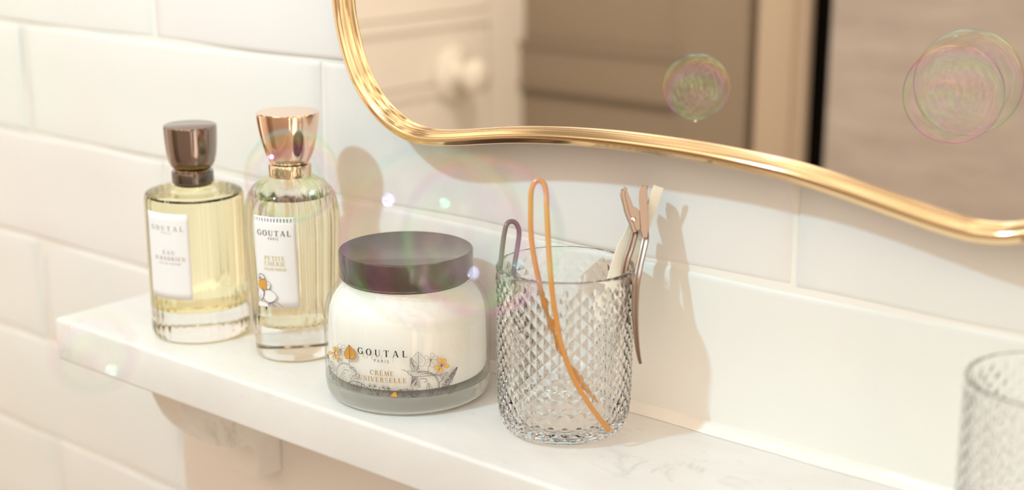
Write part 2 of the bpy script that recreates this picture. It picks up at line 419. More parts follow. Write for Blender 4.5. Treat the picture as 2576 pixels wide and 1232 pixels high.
# ------------------------------------------------------------------ mirror
MY = -0.030
PLATE = 0.0032
def mirror():
    px = [(855, 0), (861, 50), (872, 105), (886, 155), (906, 205), (932, 250), (965, 290), (1005, 322), (1045, 340), (1090, 348), (1150, 348), (1220, 344), (1300, 341), (1400, 343),
          (1500, 350), (1600, 361), (1750, 383), (1900, 413), (2000, 437), (2120, 475), (2250, 521), (2350, 556), (2430, 580), (2490, 589), (2540, 590)]
    pts = [on_y(x, y, MY) for x, y in px]
    e = pts[-1]
    far = [(0.2530, 0.1535), (0.2680, 0.1585), (0.2860, 0.1645), (0.3080, 0.1725), (0.345, 0.192), (0.395, 0.235), (0.430, 0.300), (0.435, 0.375), (0.400, 0.445), (0.330, 0.490), (0.240, 0.505), (0.130, 0.515), (0.03, 0.520), (-0.060, 0.495), (-0.130, 0.440), (-0.175, 0.365), (-0.190, 0.315), (-0.1955, 0.280), (-0.1968, 0.258), (-0.1966, 0.243)]
    allp = pts[::-1]  # unused ordering guard
    loop = [(p.x, p.z) for p in pts]+far
    loop = loop+[loop[0]]
    path = smooth_prof([(loop[-2][0], loop[-2][1])]+loop+[loop[1]], 8)[8:-8]
    if hypot(path[0][0]-path[-1][0], path[0][1]-path[-1][1]) < 1e-6: path = path[:-1]
    P = [Vector((x, MY, z)) for x, z in path]
    c = Vector((sum(p.x for p in P)/len(P), 0, sum(p.z for p in P)/len(P)))
    root = thing('wall_mirror', (c.x, 0, min(p.z for p in P)), 'large wavy-edged mirror in a thin polished gold frame on the tiled wall', 'mirror')
    sec = []
    n = 40
    for k in range(n):
        a = 2*pi*k/n; r = 0.0047*(1+0.030*cos(6*a+0.6)+0.012*cos(11*a)); sec.append((r*cos(a)*1.1, r*sin(a)))
    f = sweep('frame', P, sec, GOLD, root, closed=True); localize(f, root)
    nP = len(P)
    # silvered glass plate inside the frame
    V = [(p.x, MY+PLATE, p.z) for p in P]+[(p.x, MY+0.0046, p.z) for p in P]
    Fc = [tuple(range(nP)), tuple(range(nP, 2*nP))[::-1]]+[(i, (i+1) % nP, nP+(i+1) % nP, nP+i) for i in range(nP)]
    g = obj('mirror_plate', V, Fc, MIRROR, root, smooth=False, label='silvered reflecting glass plate'); clean(g); localize(g, root)
    # backing board standing off the wall
    k = 0.90
    V = [(c.x+(p.x-c.x)*k, MY+0.0047, c.z+(p.z-c.z)*k) for p in P]+[(c.x+(p.x-c.x)*k, -0.0035, c.z+(p.z-c.z)*k) for p in P]
    b = obj('backing_board', V, Fc, BACKING, root, smooth=False); clean(b); localize(b, root)
mirror()

# ------------------------------------------------------------------ lettering (own serif and plain capitals)
def ring(cx, cy_, rx, ry, wx, wy, a0, a1, n=14):
    out = []
    for i in range(n):
        t0 = radians(a0+(a1-a0)*i/n); t1 = radians(a0+(a1-a0)*(i+1)/n)
        out.append([(cx+rx*cos(t0), cy_+ry*sin(t0)), (cx+rx*cos(t1), cy_+ry*sin(t1)), (cx+(rx-wx)*cos(t1), cy_+(ry-wy)*sin(t1)), (cx+(rx-wx)*cos(t0), cy_+(ry-wy)*sin(t0))])
    return out
def bar(x0, y0, x1, y1, w):
    if abs(y1-y0) < 1e-6: return [[(x0, y0-w/2), (x1, y0-w/2), (x1, y0+w/2), (x0, y0+w/2)]]
    return [[(x0-w/2, y0), (x0+w/2, y0), (x1+w/2, y1), (x1-w/2, y1)]]
def glyph(ch, serif=True):
    K, N = (0.19, 0.07) if serif else (0.12, 0.11)
    s = lambda x, y, w=0.30: bar(x-w/2, y+(0.02 if y < .5 else -0.02), x+w/2, y+(0.02 if y < .5 else -0.02), 0.045) if serif else []
    if ch == 'O': return ring(.46, .5, .46, .52, K+.02, N, 0, 360, 32), .92
    if ch == 'C': return ring(.46, .5, .46, .52, K+.02, N, 42, 318, 26)+bar(.80, .66, .80, .95, N if serif else .001), .86
    if ch == 'G': return ring(.46, .5, .46, .52, K+.02, N, 42, 318, 26)+bar(.80, .68, .80, .95, N if serif else .001)+bar(.80, .06, .80, .44, K)+s(.80, .44, .32)+([] if serif else bar(.5, .44, .86, .44, N)), .92
    if ch == 'U': return bar(.16, .32, .16, 1, K)+bar(.72, .32, .72, 1, N)+ring(.425, .32, .34 if serif else .34, .34, K, N, 180, 270, 8)+ring(.425, .32, .325 if serif else .35, .34, N, N, 270, 360, 8)+s(.16, 1, .32)+s(.72, 1, .26), .86
    if ch == 'T': return bar(.40, 0, .40, 1, K)+bar(.02, .965, .78, .965, .07 if serif else N)+(bar(.04, .76, .04, 1, .05)+bar(.76, .76, .76, 1, .05)+s(.40, 0, .34) if serif else []), .80
    if ch == 'A': return bar(.10, 0, .42, 1, N)+bar(.78, 0, .45, 1, K)+bar(.22, .33, .66, .33, N)+s(.10, 0, .26)+s(.78, 0, .32), .90
    if ch == 'L': return bar(.18, 0, .18, 1, K)+bar(.18, .035, .68, .035, .07 if serif else N)+(bar(.66, 0, .68, .26, .05) if serif else [])+s(.18, 1, .32), .72
    if ch == 'P': return bar(.18, 0, .18, 1, K)+ring(.34, .73, .32, .27, K, N, -90, 90, 12)+bar(.18, 1-N/2, .36, 1-N/2, N)+bar(.18, .46+N/2, .36, .46+N/2, N)+s(.18, 0, .32), .70
    if ch == 'R': return bar(.18, 0, .18, 1, K)+ring(.34, .74, .30, .26, K, N, -90, 90, 12)+bar(.18, 1-N/2, .36, 1-N/2, N)+bar(.18, .48+N/2, .36, .48+N/2, N)+bar(.76, 0, .40, .5, K)+s(.18, 0, .32), .82
    if ch == 'I': return bar(.18, 0, .18, 1, K)+s(.18, 0, .32)+s(.18, 1, .32), .36
    if ch == 'S': return ring(.32, .75, .25, .27, N+.03, N, 30, 270, 14)+ring(.32, .25, .28, .27, N+.05, N, -150, 90, 14), .64
    if ch in 'EÈÉ':
        g = bar(.18, 0, .18, 1, K)+bar(.18, .965, .66, .965, .06 if serif else N)+bar(.18, .035, .70, .035, .07 if serif else N)+bar(.18, .51, .56, .51, N)
        if serif: g += bar(.66, .78, .66, 1, .05)+bar(.70, 0, .70, .25, .05)+bar(.56, .40, .56, .62, .045)+s(.10, 0, .1)+s(.10, 1, .1)
        if ch == 'È': g += bar(.50, 1.10, .34, 1.30, .10)
        if ch == 'É': g += bar(.36, 1.10, .52, 1.30, .10)
        return g, .76
    if ch == 'N': return bar(.14, 0, .14, 1, N)+bar(.76, 0, .76, 1, N)+bar(.74, 0, .16, 1, K)+s(.14, 0, .28)+s(.76, 1, .28)+s(.12, 1, .2), .90
    if ch == 'M': return bar(.14, 0, .20, 1, N)+bar(.92, 0, .86, 1, K)+bar(.52, .05, .22, 1, K)+bar(.52, .05, .86, 1, N)+s(.14, 0, .26)+s(.92, 0, .30), 1.06
    if ch == 'V': return bar(.44, 0, .12, 1, K)+bar(.46, 0, .78, 1, N)+s(.12, 1, .30)+s(.78, 1, .24), .88
    if ch == 'H': return bar(.16, 0, .16, 1, K)+bar(.74, 0, .74, 1, K)+bar(.16, .5, .74, .5, N)+s(.16, 0)+s(.16, 1)+s(.74, 0)+s(.74, 1), .92
    if ch == 'D': return bar(.18, 0, .18, 1, K)+ring(.36, .5, .46, .5, K, N, -90, 90, 18)+bar(.18, 1-N/2, .38, 1-N/2, N)+bar(.18, N/2, .38, N/2, N), .88
    if ch == 'F': return bar(.18, 0, .18, 1, K)+bar(.18, .965, .66, .965, .06 if serif else N)+bar(.18, .50, .56, .50, N)+s(.18, 0), .68
    if ch == "'": return bar(.10, .72, .14, 1, .10), .26
    return [], .42
def lettering(name, text, surf, s_mid, z0, h, width, m, parent, serif=True, slope=0.0):
    """surf(s,z)->point in the parent's frame, s is arc length; text centred on s_mid, baseline z0, capitals h tall"""
    gl = [glyph(c, serif) for c in text]
    raw = sum(g[1] for g in gl)*h
    gap = (width-raw)/max(1, len(text)-1)
    xs = s_mid-width/2; V, Fc = [], []
    for polys, adv in gl:
        for p in polys:
            b = len(V)
            for (x, y) in p:
                s = xs+x*h; V.append(surf(s, z0+y*h+slope*(s-s_mid)))
            Fc.append(tuple(range(b, b+len(p))))
        xs += adv*h+gap
    return obj(name, V, Fc, m, parent, smooth=False)
def cyl_surf(R, th0, lift=0.00012):
    """R may be a function of z; th0 the angle of s=0"""
    def f(s, z):
        r = (R(z) if callable(R) else R)+lift
        t = th0+s/(R(z) if callable(R) else R)
        return (r*cos(t), r*sin(t), z)
    return f
def patch(name, surf, s0, s1, z0, z1, m, parent, ns=14, nz=12):
    V = [surf(s0+(s1-s0)*i/ns, z0+(z1-z0)*k/nz) for i in range(ns+1) for k in range(nz+1)]
    Fc = [(i*(nz+1)+k, (i+1)*(nz+1)+k, (i+1)*(nz+1)+k+1, i*(nz+1)+k+1) for i in range(ns) for k in range(nz)]
    o = obj(name, V, Fc, m, parent)
    sm = o.modifiers.new('paper', 'SOLIDIFY'); sm.thickness = 0.00008; sm.offset = -1
    return o
def strokes(name, lines, w, m, parent, th0, R, lift=0.00016):
    """lines: lists of (theta, z) on a cylinder of radius R: thin inked ribbons"""
    V, Fc = [], []
    for ln in lines:
        ww = w
        if isinstance(ln, tuple) and len(ln) == 2 and isinstance(ln[1], float): ln, ww = ln
        P = [(a*R, z) for a, z in ln]; n = len(P)
        if n < 2: continue
        b = len(V)
        for i in range(n):
            dx = P[min(i+1, n-1)][0]-P[max(i-1, 0)][0]; dz = P[min(i+1, n-1)][1]-P[max(i-1, 0)][1]; d = hypot(dx, dz) or 1
            nx, nz = -dz/d*ww/2, dx/d*ww/2
            for sgn in (1, -1):
                a = (P[i][0]+nx*sgn)/R; V.append(((R+lift)*cos(a), (R+lift)*sin(a), P[i][1]+nz*sgn))
        for i in range(n-1): Fc.append((b+2*i, b+2*i+1, b+2*i+3, b+2*i+2))
    return obj(name, V, Fc, m, parent, smooth=False)
def fills(name, polys, m, parent, R, lift=0.00008):
    V, Fc = [], []
    for p in polys:
        ca = sum(q[0] for q in p)/len(p); cz = sum(q[1] for q in p)/len(p); b = len(V); n = len(p)
        for a, z in [(ca, cz)]+list(p): V.append(((R+lift)*cos(a), (R+lift)*sin(a), z))
        for i in range(n): Fc.append((b, b+1+i, b+1+(i+1) % n))
    return obj(name, V, Fc, m, parent, smooth=False)
def facing(cx, cy_): return atan2(CAM.y-cy_, CAM.x-cx)

# ------------------------------------------------------------------ tall round bottle with dark cap (far left)
def bottle_round():
    bx, by = -0.3008, -0.0710
    R = 0.0332
    root = thing('perfume_bottle', (bx, by, 0.0004), 'straight round bottle of pale yellow perfume with a dark bronze cap, left end of shelf', 'perfume bottle')
    NF = 36
    def flute(t, r, z):
        k = 1.0 if r > 0.026 else 0.0
        a = 0.00016 if 0.024 < z < 0.095 else 0.00042*(1 if z < 0.024 else .3)
        return r - k*a*(0.5-0.5*cos(NF*t))
    pr = [(0.0, 0.0012), (0.022, 0.0012), (0.0262, 0.0003), (0.0298, 0.0000), (0.0318, 0.0010), (0.0329, 0.0032)]
    pr += [(R, 0.006+0.0886*i/22) for i in range(23)]
    pr += [(0.0331, 0.0968), (0.0322, 0.0990), (0.0306, 0.0999), (0.0260, 0.1000), (0.0185, 0.0998), (0.0142, 0.1002), (0.0128, 0.1012), (0.0126, 0.1030), (0.0126, 0.1052), (0.0, 0.1052)]
    lathe('glass_body', pr, GLASS, root, n=216, fn=flute)
    def flute_in(t, r, z):
        return r - (0.0010 if r > 0.02 and z < 0.024 else 0.0003 if r > 0.02 else 0)*(0.5-0.5*cos(NF*t))
    pl = [(0.0, 0.0218), (0.012, 0.0214), (0.022, 0.0204), (0.0272, 0.0202), (0.0292, 0.0212), (0.0301, 0.0235)]
    pl += [(0.0306, 0.026+0.067*i/10) for i in range(11)]
    pl += [(0.0305, 0.0952), (0.0295, 0.0966), (0.0200, 0.0972), (0.0112, 0.0975), (0.0106, 0.0995), (0.0106, 0.1035), (0.0, 0.1035)]
    lathe('perfume', pl, PERFUME_Y, root, n=216, fn=flute_in)
    cr = [(0.0, 0.1052), (0.0133, 0.1052), (0.0139, 0.1057), (0.0140, 0.1064), (0.0140, 0.1126), (0.0137, 0.1133), (0.0118, 0.1135), (0.0, 0.1135)]
    lathe('collar', cr, BRONZE_DK, root, n=96)
    lathe('spray_nozzle', [(0, 0.1130), (0.0106, 0.1130), (0.0110, 0.1146), (0.0110, 0.1150), (0, 0.1150)], GOLD, root, n=48)
    cp = [(0.0, 0.1142), (0.0108, 0.1142), (0.0120, 0.1147)]
    cp += smooth_prof([(0.0120, 0.1147), (0.0138, 0.1166), (0.0153, 0.1196), (0.0165, 0.1245), (0.0172, 0.1310), (0.0176, 0.1380), (0.01775, 0.1432)], 5)[1:]
    cp += [(0.0175, 0.1442), (0.0168, 0.1447), (0.0, 0.1449)]
    lathe('cap', cp, BRONZE, root, n=128)
    # paper label, left of the side that faces the room
    a_l = on_cyl(379, 640, bx, by, R); a_r = on_cyl(479, 640, bx, by, R)
    t0 = atan2(a_l.y-by, a_l.x-bx); t1 = atan2(a_r.y-by, a_r.x-bx)
    tm = (t0+t1)/2; sf = cyl_surf(R, tm); W = abs(t1-t0)*R
    zt = on_cyl(430, 540, bx, by, R).z; zb = on_cyl(435, 754, bx, by, R).z
    lab = patch('label', sf, -W/2, W/2, zb, zt, PAPER, root)
    sf2 = cyl_surf(R, tm, 0.0003)
    def zz(y): return on_cyl(430, y, bx, by, R).z
    lettering('lettering', 'GOUTAL', sf2, W*0.02, zz(583), 0.0032, W*0.74, INK_ROSE, lab)
    lettering('lettering', 'PARIS', sf2, W*0.02, zz(590)-0.0003, 0.0014, W*0.24, INK_ROSE, lab, serif=False)
    lettering('lettering', 'EAU', sf2, W*0.06, zz(642), 0.0026, W*0.26, INK_ROSE, lab)
    lettering('lettering', "D'HADRIEN", sf2, W*0.06, zz(657), 0.0026, W*0.68, INK_ROSE, lab)
    lettering('lettering', 'EAU DE PARFUM', sf2, W*0.06, zz(667), 0.0013, W*0.48, INK_ROSE, lab, serif=False)
    for o in root.children: pass
bottle_round()

# ------------------------------------------------------------------ fluted tapering bottle with rose gold cap
def bottle_fluted():
    bx, by = -0.2181, -0.0574
    root = thing('perfume_bottle', (bx, by, 0.0004), 'fluted tapering bottle of straw perfume with a rose gold cap beside the cream jar', 'perfume bottle')
    tab = [(0.0000, 0.0240), (0.0008, 0.0258), (0.0028, 0.0268), (0.008, 0.0272), (0.020, 0.0277), (0.035, 0.0285), (0.050, 0.0293), (0.065, 0.0300), (0.078, 0.0306), (0.088, 0.0309),
           (0.095, 0.0307), (0.101, 0.0298), (0.106, 0.0283), (0.110, 0.0262), (0.1135, 0.0234), (0.1160, 0.0203), (0.1178, 0.0172), (0.1188, 0.0145), (0.1196, 0.0128), (0.121, 0.0124)]
    NF = 28
    def flute(t, r, z):
        if r < 0.012 or z < 0.003: return r
        a = 0.0009 if z > 0.028 else 0.0009*max(0, (z-0.018)/0.01)
        if z > 0.110: a *= max(0.25, (0.121-z)/0.011)
        # flat window for the label
        return r - a*abs(sin(NF*t/2))**0.8*(1 if abs(((t-TL+pi) % (2*pi))-pi) > WL else 0.0)
    # label place
    a_l = on_cyl(645, 660, bx, by, 0.030); a_r = on_cyl(749, 660, bx, by, 0.030)
    t0 = atan2(a_l.y-by, a_l.x-bx); t1 = atan2(a_r.y-by, a_r.x-bx); TL = (t0+t1)/2; WL = abs(t1-t0)/2+0.05
    body = smooth_prof([(r, z) for z, r in tab], 3)
    pr = [(0.0, 0.0022), (0.014, 0.0018), (0.020, 0.0002)]+body+[(0.0, 0.121)]
    lathe('glass_body', pr, GLASS, root, n=224, fn=flute)
    def inr(z): return interp(tab, z)
    lq = [(0.0, 0.0232), (0.012, 0.0228), (0.0200, 0.0216), (0.0236, 0.0222), (0.0250, 0.0245)]
    lq += [(inr(z)-0.0031, z) for z in (0.028, 0.04, 0.05, 0.06, 0.07, 0.08, 0.088, 0.094, 0.099, 0.103)]
    lq += [(0.0236, 0.1058), (0.0, 0.1062)]
    def fl2(t, r, z): return r-(0.0004*abs(sin(NF*t/2)) if r > 0.02 and z > 0.026 else 0)
    lathe('perfume', lq, PERFUME_C, root, n=224, fn=fl2)
    lathe('spray_tube', [(0, 0.028), (0.0013, 0.028), (0.0013, 0.1055), (0, 0.1055)], glass('spray_tube_plastic', (0.97, 0.96, 0.93), 1.05), root, n=16)
    cr = [(0.0, 0.1186), (0.0132, 0.1186), (0.0137, 0.1190), (0.0138, 0.1197), (0.0138, 0.1262), (0.0135, 0.1269), (0.0118, 0.1271), (0, 0.1271)]
    col = lathe('collar', cr, ROSE, root, n=96)
    lettering('engraving', 'GOUTAL', cyl_surf(0.0138, TL+0.15, 0.00006), 0.0015, 0.1206, 0.0042, 0.0225, ROSE_DK, col)
    cp = [(0.0, 0.1276), (0.0112, 0.1276)]
    cp += smooth_prof([(0.0124, 0.1278), (0.0143, 0.1312), (0.0162, 0.1363), (0.0178, 0.1425), (0.0191, 0.1490), (0.01995, 0.1550), (0.0203, 0.1590)], 5)
    cp += [(0.0202, 0.1599), (0.0197, 0.1604), (0.0, 0.1606)]
    lathe('cap', cp, ROSE, root, n=128)
    Rz = lambda z: inr(z)
    W = abs(t1-t0)*0.030
    zt = on_cyl(692, 548, bx, by, 0.0305).z; zb = on_cyl(700, 774, bx, by, 0.0285).z
    sf = cyl_surf(Rz, TL, 0.00015)
    lab = patch('label', sf, -W/2, W/2, zb, zt, PAPER, root)
    sf2 = cyl_surf(Rz, TL, 0.00035)
    zz = lambda y: on_cyl(697, y, bx, by, 0.030).z
    lettering('lettering', 'GOUTAL', sf2, W*0.0, zz(595), 0.0036, W*0.78, INK_GREY, lab)
    lettering('lettering', 'PARIS', sf2, 0, zz(605), 0.0017, W*0.24, INK_GREY, lab, serif=False)
    lettering('lettering', 'PETITE', sf2, W*0.0, zz(657), 0.0029, W*0.47, INK_OLIVE, lab)
    lettering('lettering', 'CHÉRIE', sf2, W*0.0, zz(671), 0.0029, W*0.49, INK_OLIVE, lab)
    lettering('lettering', 'EAU DE PARFUM', sf2, W*0.0, zz(683), 0.0019, W*0.52, INK_OLIVE, lab, serif=False)
    # printed magnolia at the label's lower left corner
    def P(x, y):  # pixel of the 880x1232 crop -> angle,z
        q = on_cyl(600+x/4.4, 520+y/4.4, bx, by, 0.0295); return (atan2(q.y-by, q.x-bx), q.z)
    Rm = 0.02975
    def blob(pts, n=5): return [P(*q) for q in smooth_prof(pts+[pts[0]], n)[:-1]]
    white = [blob([(300, 925), (345, 920), (400, 950), (430, 990), (415, 1030), (370, 1060), (320, 1045), (290, 1000)]), blob([(236, 900), (270, 890), (297, 940), (295, 985), (262, 1020), (236, 1000)]),
             blob([(238, 1035), (290, 1045), (330, 1065), (345, 1102), (280, 1105), (236, 1090)]), blob([(318, 830), (350, 838), (362, 880), (345, 915), (322, 900)]), blob([(236, 760), (262, 745), (290, 770), (298, 800), (250, 800)])]
    fills('flower_print', white, PETAL, lab, Rm, 0.00062)
    fills('flower_print', [blob([(234, 812), (262, 795), (300, 800), (322, 850), (322, 905), (295, 925), (262, 890), (234, 880)])], OCHRE, lab, Rm, 0.00070)
    ln = [w+[w[0]] for w in white]
    ln += [[P(236, 800), P(255, 770), P(275, 800), P(262, 815)], [P(290, 930), P(300, 980), P(280, 1010)], [P(340, 1075), P(380, 1060), P(415, 1105)], [P(400, 1040), P(450, 1070), P(500, 1115)], [P(380, 1075), P(430, 1110)],
           [P(360, 1085), P(405, 1105)], [P(240, 1010), P(265, 985), P(250, 960)], [P(325, 850), P(345, 880)], [P(236, 750), P(262, 738), P(300, 765), P(318, 820)]]
    strokes('flower_lines', [(q, 0.00022) for q in ln], 0.00022, INK_LINE, lab, 0, Rm, 0.00085)
    strokes('flower_lines', [([P(262, 900), P(300, 940), P(292, 985)], 0.0007), ([P(345, 1080), P(375, 1062), P(400, 1055)], 0.0007), ([P(238, 790), P(262, 780)], 0.0006)], 0.0005, INK_LINE, lab, 0, Rm, 0.0009)
bottle_fluted()

# ------------------------------------------------------------------ cream jar
def cream_jar():
    jx, jy = -0.1117, -0.0620
    root = thing('cream_jar', (jx, jy, 0.0004), 'squat glass jar of white cream with a dark plum lid and printed flowers', 'jar')
    R = 0.0507
    shell = [(0.0436, 0.0138), (0.0480, 0.0130), (0.0502, 0.0125), (R, 0.0135), (R, 0.020), (R, 0.028), (R, 0.036), (R, 0.044), (0.0505, 0.0500), (0.0498, 0.0550), (0.0483, 0.0598), (0.0460, 0.0638), (0.0435, 0.0668), (0.0415, 0.0690), (0.0405, 0.0704),
             (0.0402, 0.0714), (0.0408, 0.0722), (0.0409, 0.0732), (0.0400, 0.0742), (0.0385, 0.0745)]
    lathe('glass_wall', shell, THIN, root, n=160)
    base = [(0, 0.0016), (0.030, 0.0016), (0.039, 0.0004), (0.0440, 0.0), (0.0468, 0.0004), (0.0488, 0.0022), (0.0500, 0.0052), (0.05055, 0.009), (0.0507, 0.0122), (0.0500, 0.0124), (0.0478, 0.0128), (0.044, 0.0134), (0.0, 0.0140)]
    lathe('glass_base', base, GLASS_BASE, root, n=160)
    cr = [(0.0, 0.0143), (0.040, 0.0143), (0.0450, 0.0146), (0.0472, 0.0156), (0.0482, 0.0180), (0.0484, 0.028), (0.0480, 0.044), (0.0477, 0.0495), (0.0470, 0.0540), (0.0457, 0.0582), (0.0436, 0.0620), (0.0412, 0.0650), (0.0393, 0.0672), (0.0385, 0.0690), (0.0383, 0.0715), (0.0, 0.0715)]
    lathe('cream', cr, CREAM, root, n=128)
    lid = [(0.0, 0.0730), (0.0398, 0.0730), (0.0402, 0.0733), (0.0405, 0.0740), (0.0407, 0.0885), (0.0404, 0.0893), (0.0397, 0.0897), (0.0388, 0.0896), (0.0383, 0.0894), (0.0, 0.0894)]
    lathe('lid', lid, LID, root, n=160)
    # print: authored on a flat drawing, wrapped round the wall
    def P(x, y):
        q = on_cyl(800+x/5.6, 840+y/5.6, jx, jy, R); return (atan2(q.y-jy, q.x-jx), q.z)
    def PZ(x, y): return P(x, y)[1]
    def text(name, s, xl, xr, yl, yr, hz, m, serif=True):
        a0, z0 = P(xl, yl); a1, z1 = P(xr, yr); zb = (z0+z1)/2
        sf = cyl_surf(R, (a0+a1)/2, 0.0002); lettering(name, s, sf, 0, zb, hz, (a1-a0)*R, m, root, serif)
    text('lettering', 'GOUTAL', 562, 1256, 278, 338, 0.0040, INK)
    text('lettering', 'PARIS', 790, 1000, 400, 420, 0.0018, INK, serif=False)
    text('lettering', 'CRÈME', 735, 1070, 575, 600, 0.0029, INK_GOLD)
    text('lettering', 'UNIVERSELLE', 580, 1250, 632, 705, 0.0029, INK_GOLD)
    LN, LW, FO, FY, DK = [], [], [], [], []
    def line(pts, w=0.00017, per=5):
        pts = smooth_prof(pts, per) if len(pts) > 2 else pts
        LN.append(([P(*q) for q in pts], float(w)))
    def leaf(x, y, ang, L, W, fill=None, veins=5, fold=0.0, heart=0.0):
        """leaf with its stalk end at x,y growing along ang (degrees, 90 = up)"""
        a = radians(ang); dx, dy = cos(a), -sin(a); nx, ny = -dy, dx
        def q(u, v): return (x+dx*u*L+nx*v*W, y+dy*u*L+ny*v*W)
        prof = [(0.0, 0.0), (-0.06*heart, 0.22), (0.10-0.08*heart, 0.40), (0.35, 0.50), (0.6, 0.38), (0.82, 0.17), (1.0, 0.0)]
        up = smooth_prof(prof, 4); out = [q(u, v) for u, v in up]+[q(u, -v) for u, v in up[::-1][1:-1]]
        if fill is not None: fill.append([P(*o) for o in out])
        LN.append(([P(*o) for o in out+[out[0]]], 0.00016))
        LN.append(([P(*q(0, 0)), P(*q(0.5, 0.02)), P(*q(0.96, 0))], 0.00022))
        for i in range(veins):
            u = 0.10+0.75*i/veins
            for sg in (1, -1): LN.append(([P(*q(u, 0)), P(*q(u+0.10, sg*0.18)), P(*q(min(u+0.17, .93), sg*0.36*(1-abs(u-.25))))], 0.00009))
    def petal_flower(x, y, angs, L, W, fill=None):
        for a_ in angs:
            a = radians(a_); dx, dy = cos(a), -sin(a); nx, ny = -dy, dx
            pr = smooth_prof([(0, 0.0), (0.3, 0.22), (0.6, 0.5), (0.85, 0.40), (1.0, 0.0)], 3)
            out = [(x+dx*u*L+nx*v*W, y+dy*u*L+ny*v*W) for u, v in pr]+[(x+dx*u*L-nx*v*W, y+dy*u*L-ny*v*W) for u, v in pr[::-1][1:-1]]
            if fill is not None: fill.append([P(*o) for o in out])
            LN.append(([P(*o) for o in out+[out[0]]], 0.00013 if fill is None else 0.00010))
            LN.append(([P(x, y), P(x+dx*L*.55, y+dy*L*.55)], 0.00009))
        for k in range(5): LN.append(([P(x+random.uniform(-12, 12), y+random.uniform(-12, 12)), P(x+random.uniform(-12, 12), y+random.uniform(-12, 12))], 0.00025))
    def spike(x0, y0, x1, y1, w0, n):
        """flower spike: masses of tiny florets"""
        for i in range(n):
            t = random.random()**0.9; ww = w0*(1-t)**0.6*(0.35+0.65*min(1, t*6+.3))
            x = x0+(x1-x0)*t+random.uniform(-1, 1)*ww; y = y0+(y1-y0)*t+random.uniform(-.4, .4)*ww
            r = random.uniform(4, 8)*(1-0.45*t); k0 = random.uniform(0, 6)
            LN.append(([P(x+r*cos(k0+k*1.25), y+r*sin(k0+k*1.25)) for k in range(5)], 0.00010))
    # left side
    petal_flower(238, 275, (95, 62, 178, 300, 268), 92, 44, FY)
    petal_flower(320, 230, (105, 150, 45, 300, 250), 88, 50)
    leaf(448, 345, 92, 190, 150, FO, 6, heart=1.0)
    line([(448, 345), (442, 390), (440, 440)], 0.00028); line([(345, 280), (352, 340), (350, 405)], 0.0002); line([(245, 300), (275, 380), (300, 425)], 0.00018)
    line([(255, 690), (262, 560), (275, 480), (320, 425), (380, 415), (450, 445), (510, 500), (545, 550), (530, 590)], 0.00030)
    line([(270, 690), (268, 600), (285, 500), (330, 440), (385, 430), (440, 465), (480, 490)], 0.00016)
    line([(255, 690), (272, 720)], 0.0003); line([(345, 740), (330, 690), (295, 630)], 0.0003)
    leaf(345, 735, 88, 185, 110, None, 6); leaf(520, 535, 140, 95, 80, None, 4); leaf(500, 590, 240, 80, 90, None, 4); leaf(530, 575, 300, 85, 80, None, 4)
    line([(440, 530), (400, 510), (368, 520), (370, 555), (395, 560)], 0.00028)
    spike(225, 650, 138, 290, 40, 190); leaf(240, 520, 110, 150, 44, None, 4)
    for (x, y) in ((338, 492), (366, 474), (316, 500)): LW.append(([P(x-5, y), P(x+5, y)], 0.00025))
    # bottom row
    line([(420, 790), (425, 700), (480, 672), (560, 680), (640, 720), (720, 780), (790, 860)], 0.00034)
    for k in range(9): line([(440+k*18, 700+k*3), (452+k*16, 760), (470+k*15, 800+k*2)], 0.00016)
    leaf(450, 690, 300, 130, 70, None, 5); leaf(560, 690, 265, 125, 80, None, 5)
    line([(620, 715), (600, 790), (580, 820)], 0.0003); line([(700, 835), (745, 850), (770, 860)], 0.0003)
    LN.append(([P(630+22*cos(t*.6), 728+22*sin(t*.6)) for t in range(12)], 0.00018))
    for (x, y) in ((730, 740), (800, 745), (920, 760), (985, 775)): petal_flower(x, y, (20, 80, 140, 200, 320), 34, 24)
    leaf(1000, 770, 285, 70, 46, None, 3)
    line([(770, 755), (790, 800), (845, 850)], 0.00028); line([(868, 745), (862, 800), (848, 850)], 0.00034); line([(845, 850), (862, 880)], 0.0004)
    line([(945, 770), (925, 820), (900, 875)], 0.00028); line([(975, 885), (1020, 850), (1090, 815)], 0.00025)
    LN.append(([P(846+16*cos(t*.6), 855+16*sin(t*.6)) for t in range(12)], 0.00030))
    FO.append([P(1015, 890), P(1040, 850), P(1088, 812), P(1110, 850), P(1120, 893)]); line([(1015, 890), (1040, 850), (1088, 812), (1110, 850), (1120, 893)], 0.0002)
    line([(1120, 860), (1110, 815), (1160, 790), (1200, 830), (1190, 890)], 0.0003); line([(1150, 800), (1230, 790), (1250, 850), (1200, 890)], 0.0003)
    for (cx, cy_, rr) in ((1165, 840, 46), (1225, 845, 40), (1300, 830, 50), (1360, 850, 55), (1400, 830, 48)):
        for s_ in range(3): LN.append(([P(cx+(rr-s_*14)*cos(k*.7+s_), cy_+(rr-s_*14)*0.85*sin(k*.7+s_)) for k in range(8)], 0.00026-s_*0.00006))
    line([(1250, 770), (1290, 850), (1330, 890)], 0.0004); line([(1330, 770), (1345, 840), (1320, 890)], 0.0004)
    # right side
    leaf(1415, 450, 92, 195, 200, None, 7, heart=1.0); leaf(1375, 520, 112, 190, 105, None, 8)
    petal_flower(1590, 375, (75, 152, 28, 235, 285), 105, 56)
    petal_flower(1740, 450, (112, 60, -5, 205, 265), 112, 56, FY)
    line([(1415, 450), (1422, 500), (1425, 545)], 0.00028); line([(1585, 410), (1555, 480), (1548, 550)], 0.00022); line([(1715, 490), (1670, 560), (1630, 590)], 0.00022)
    # small bird on the branch
    line([(1180, 508), (1225, 522), (1270, 540)], 0.00026)
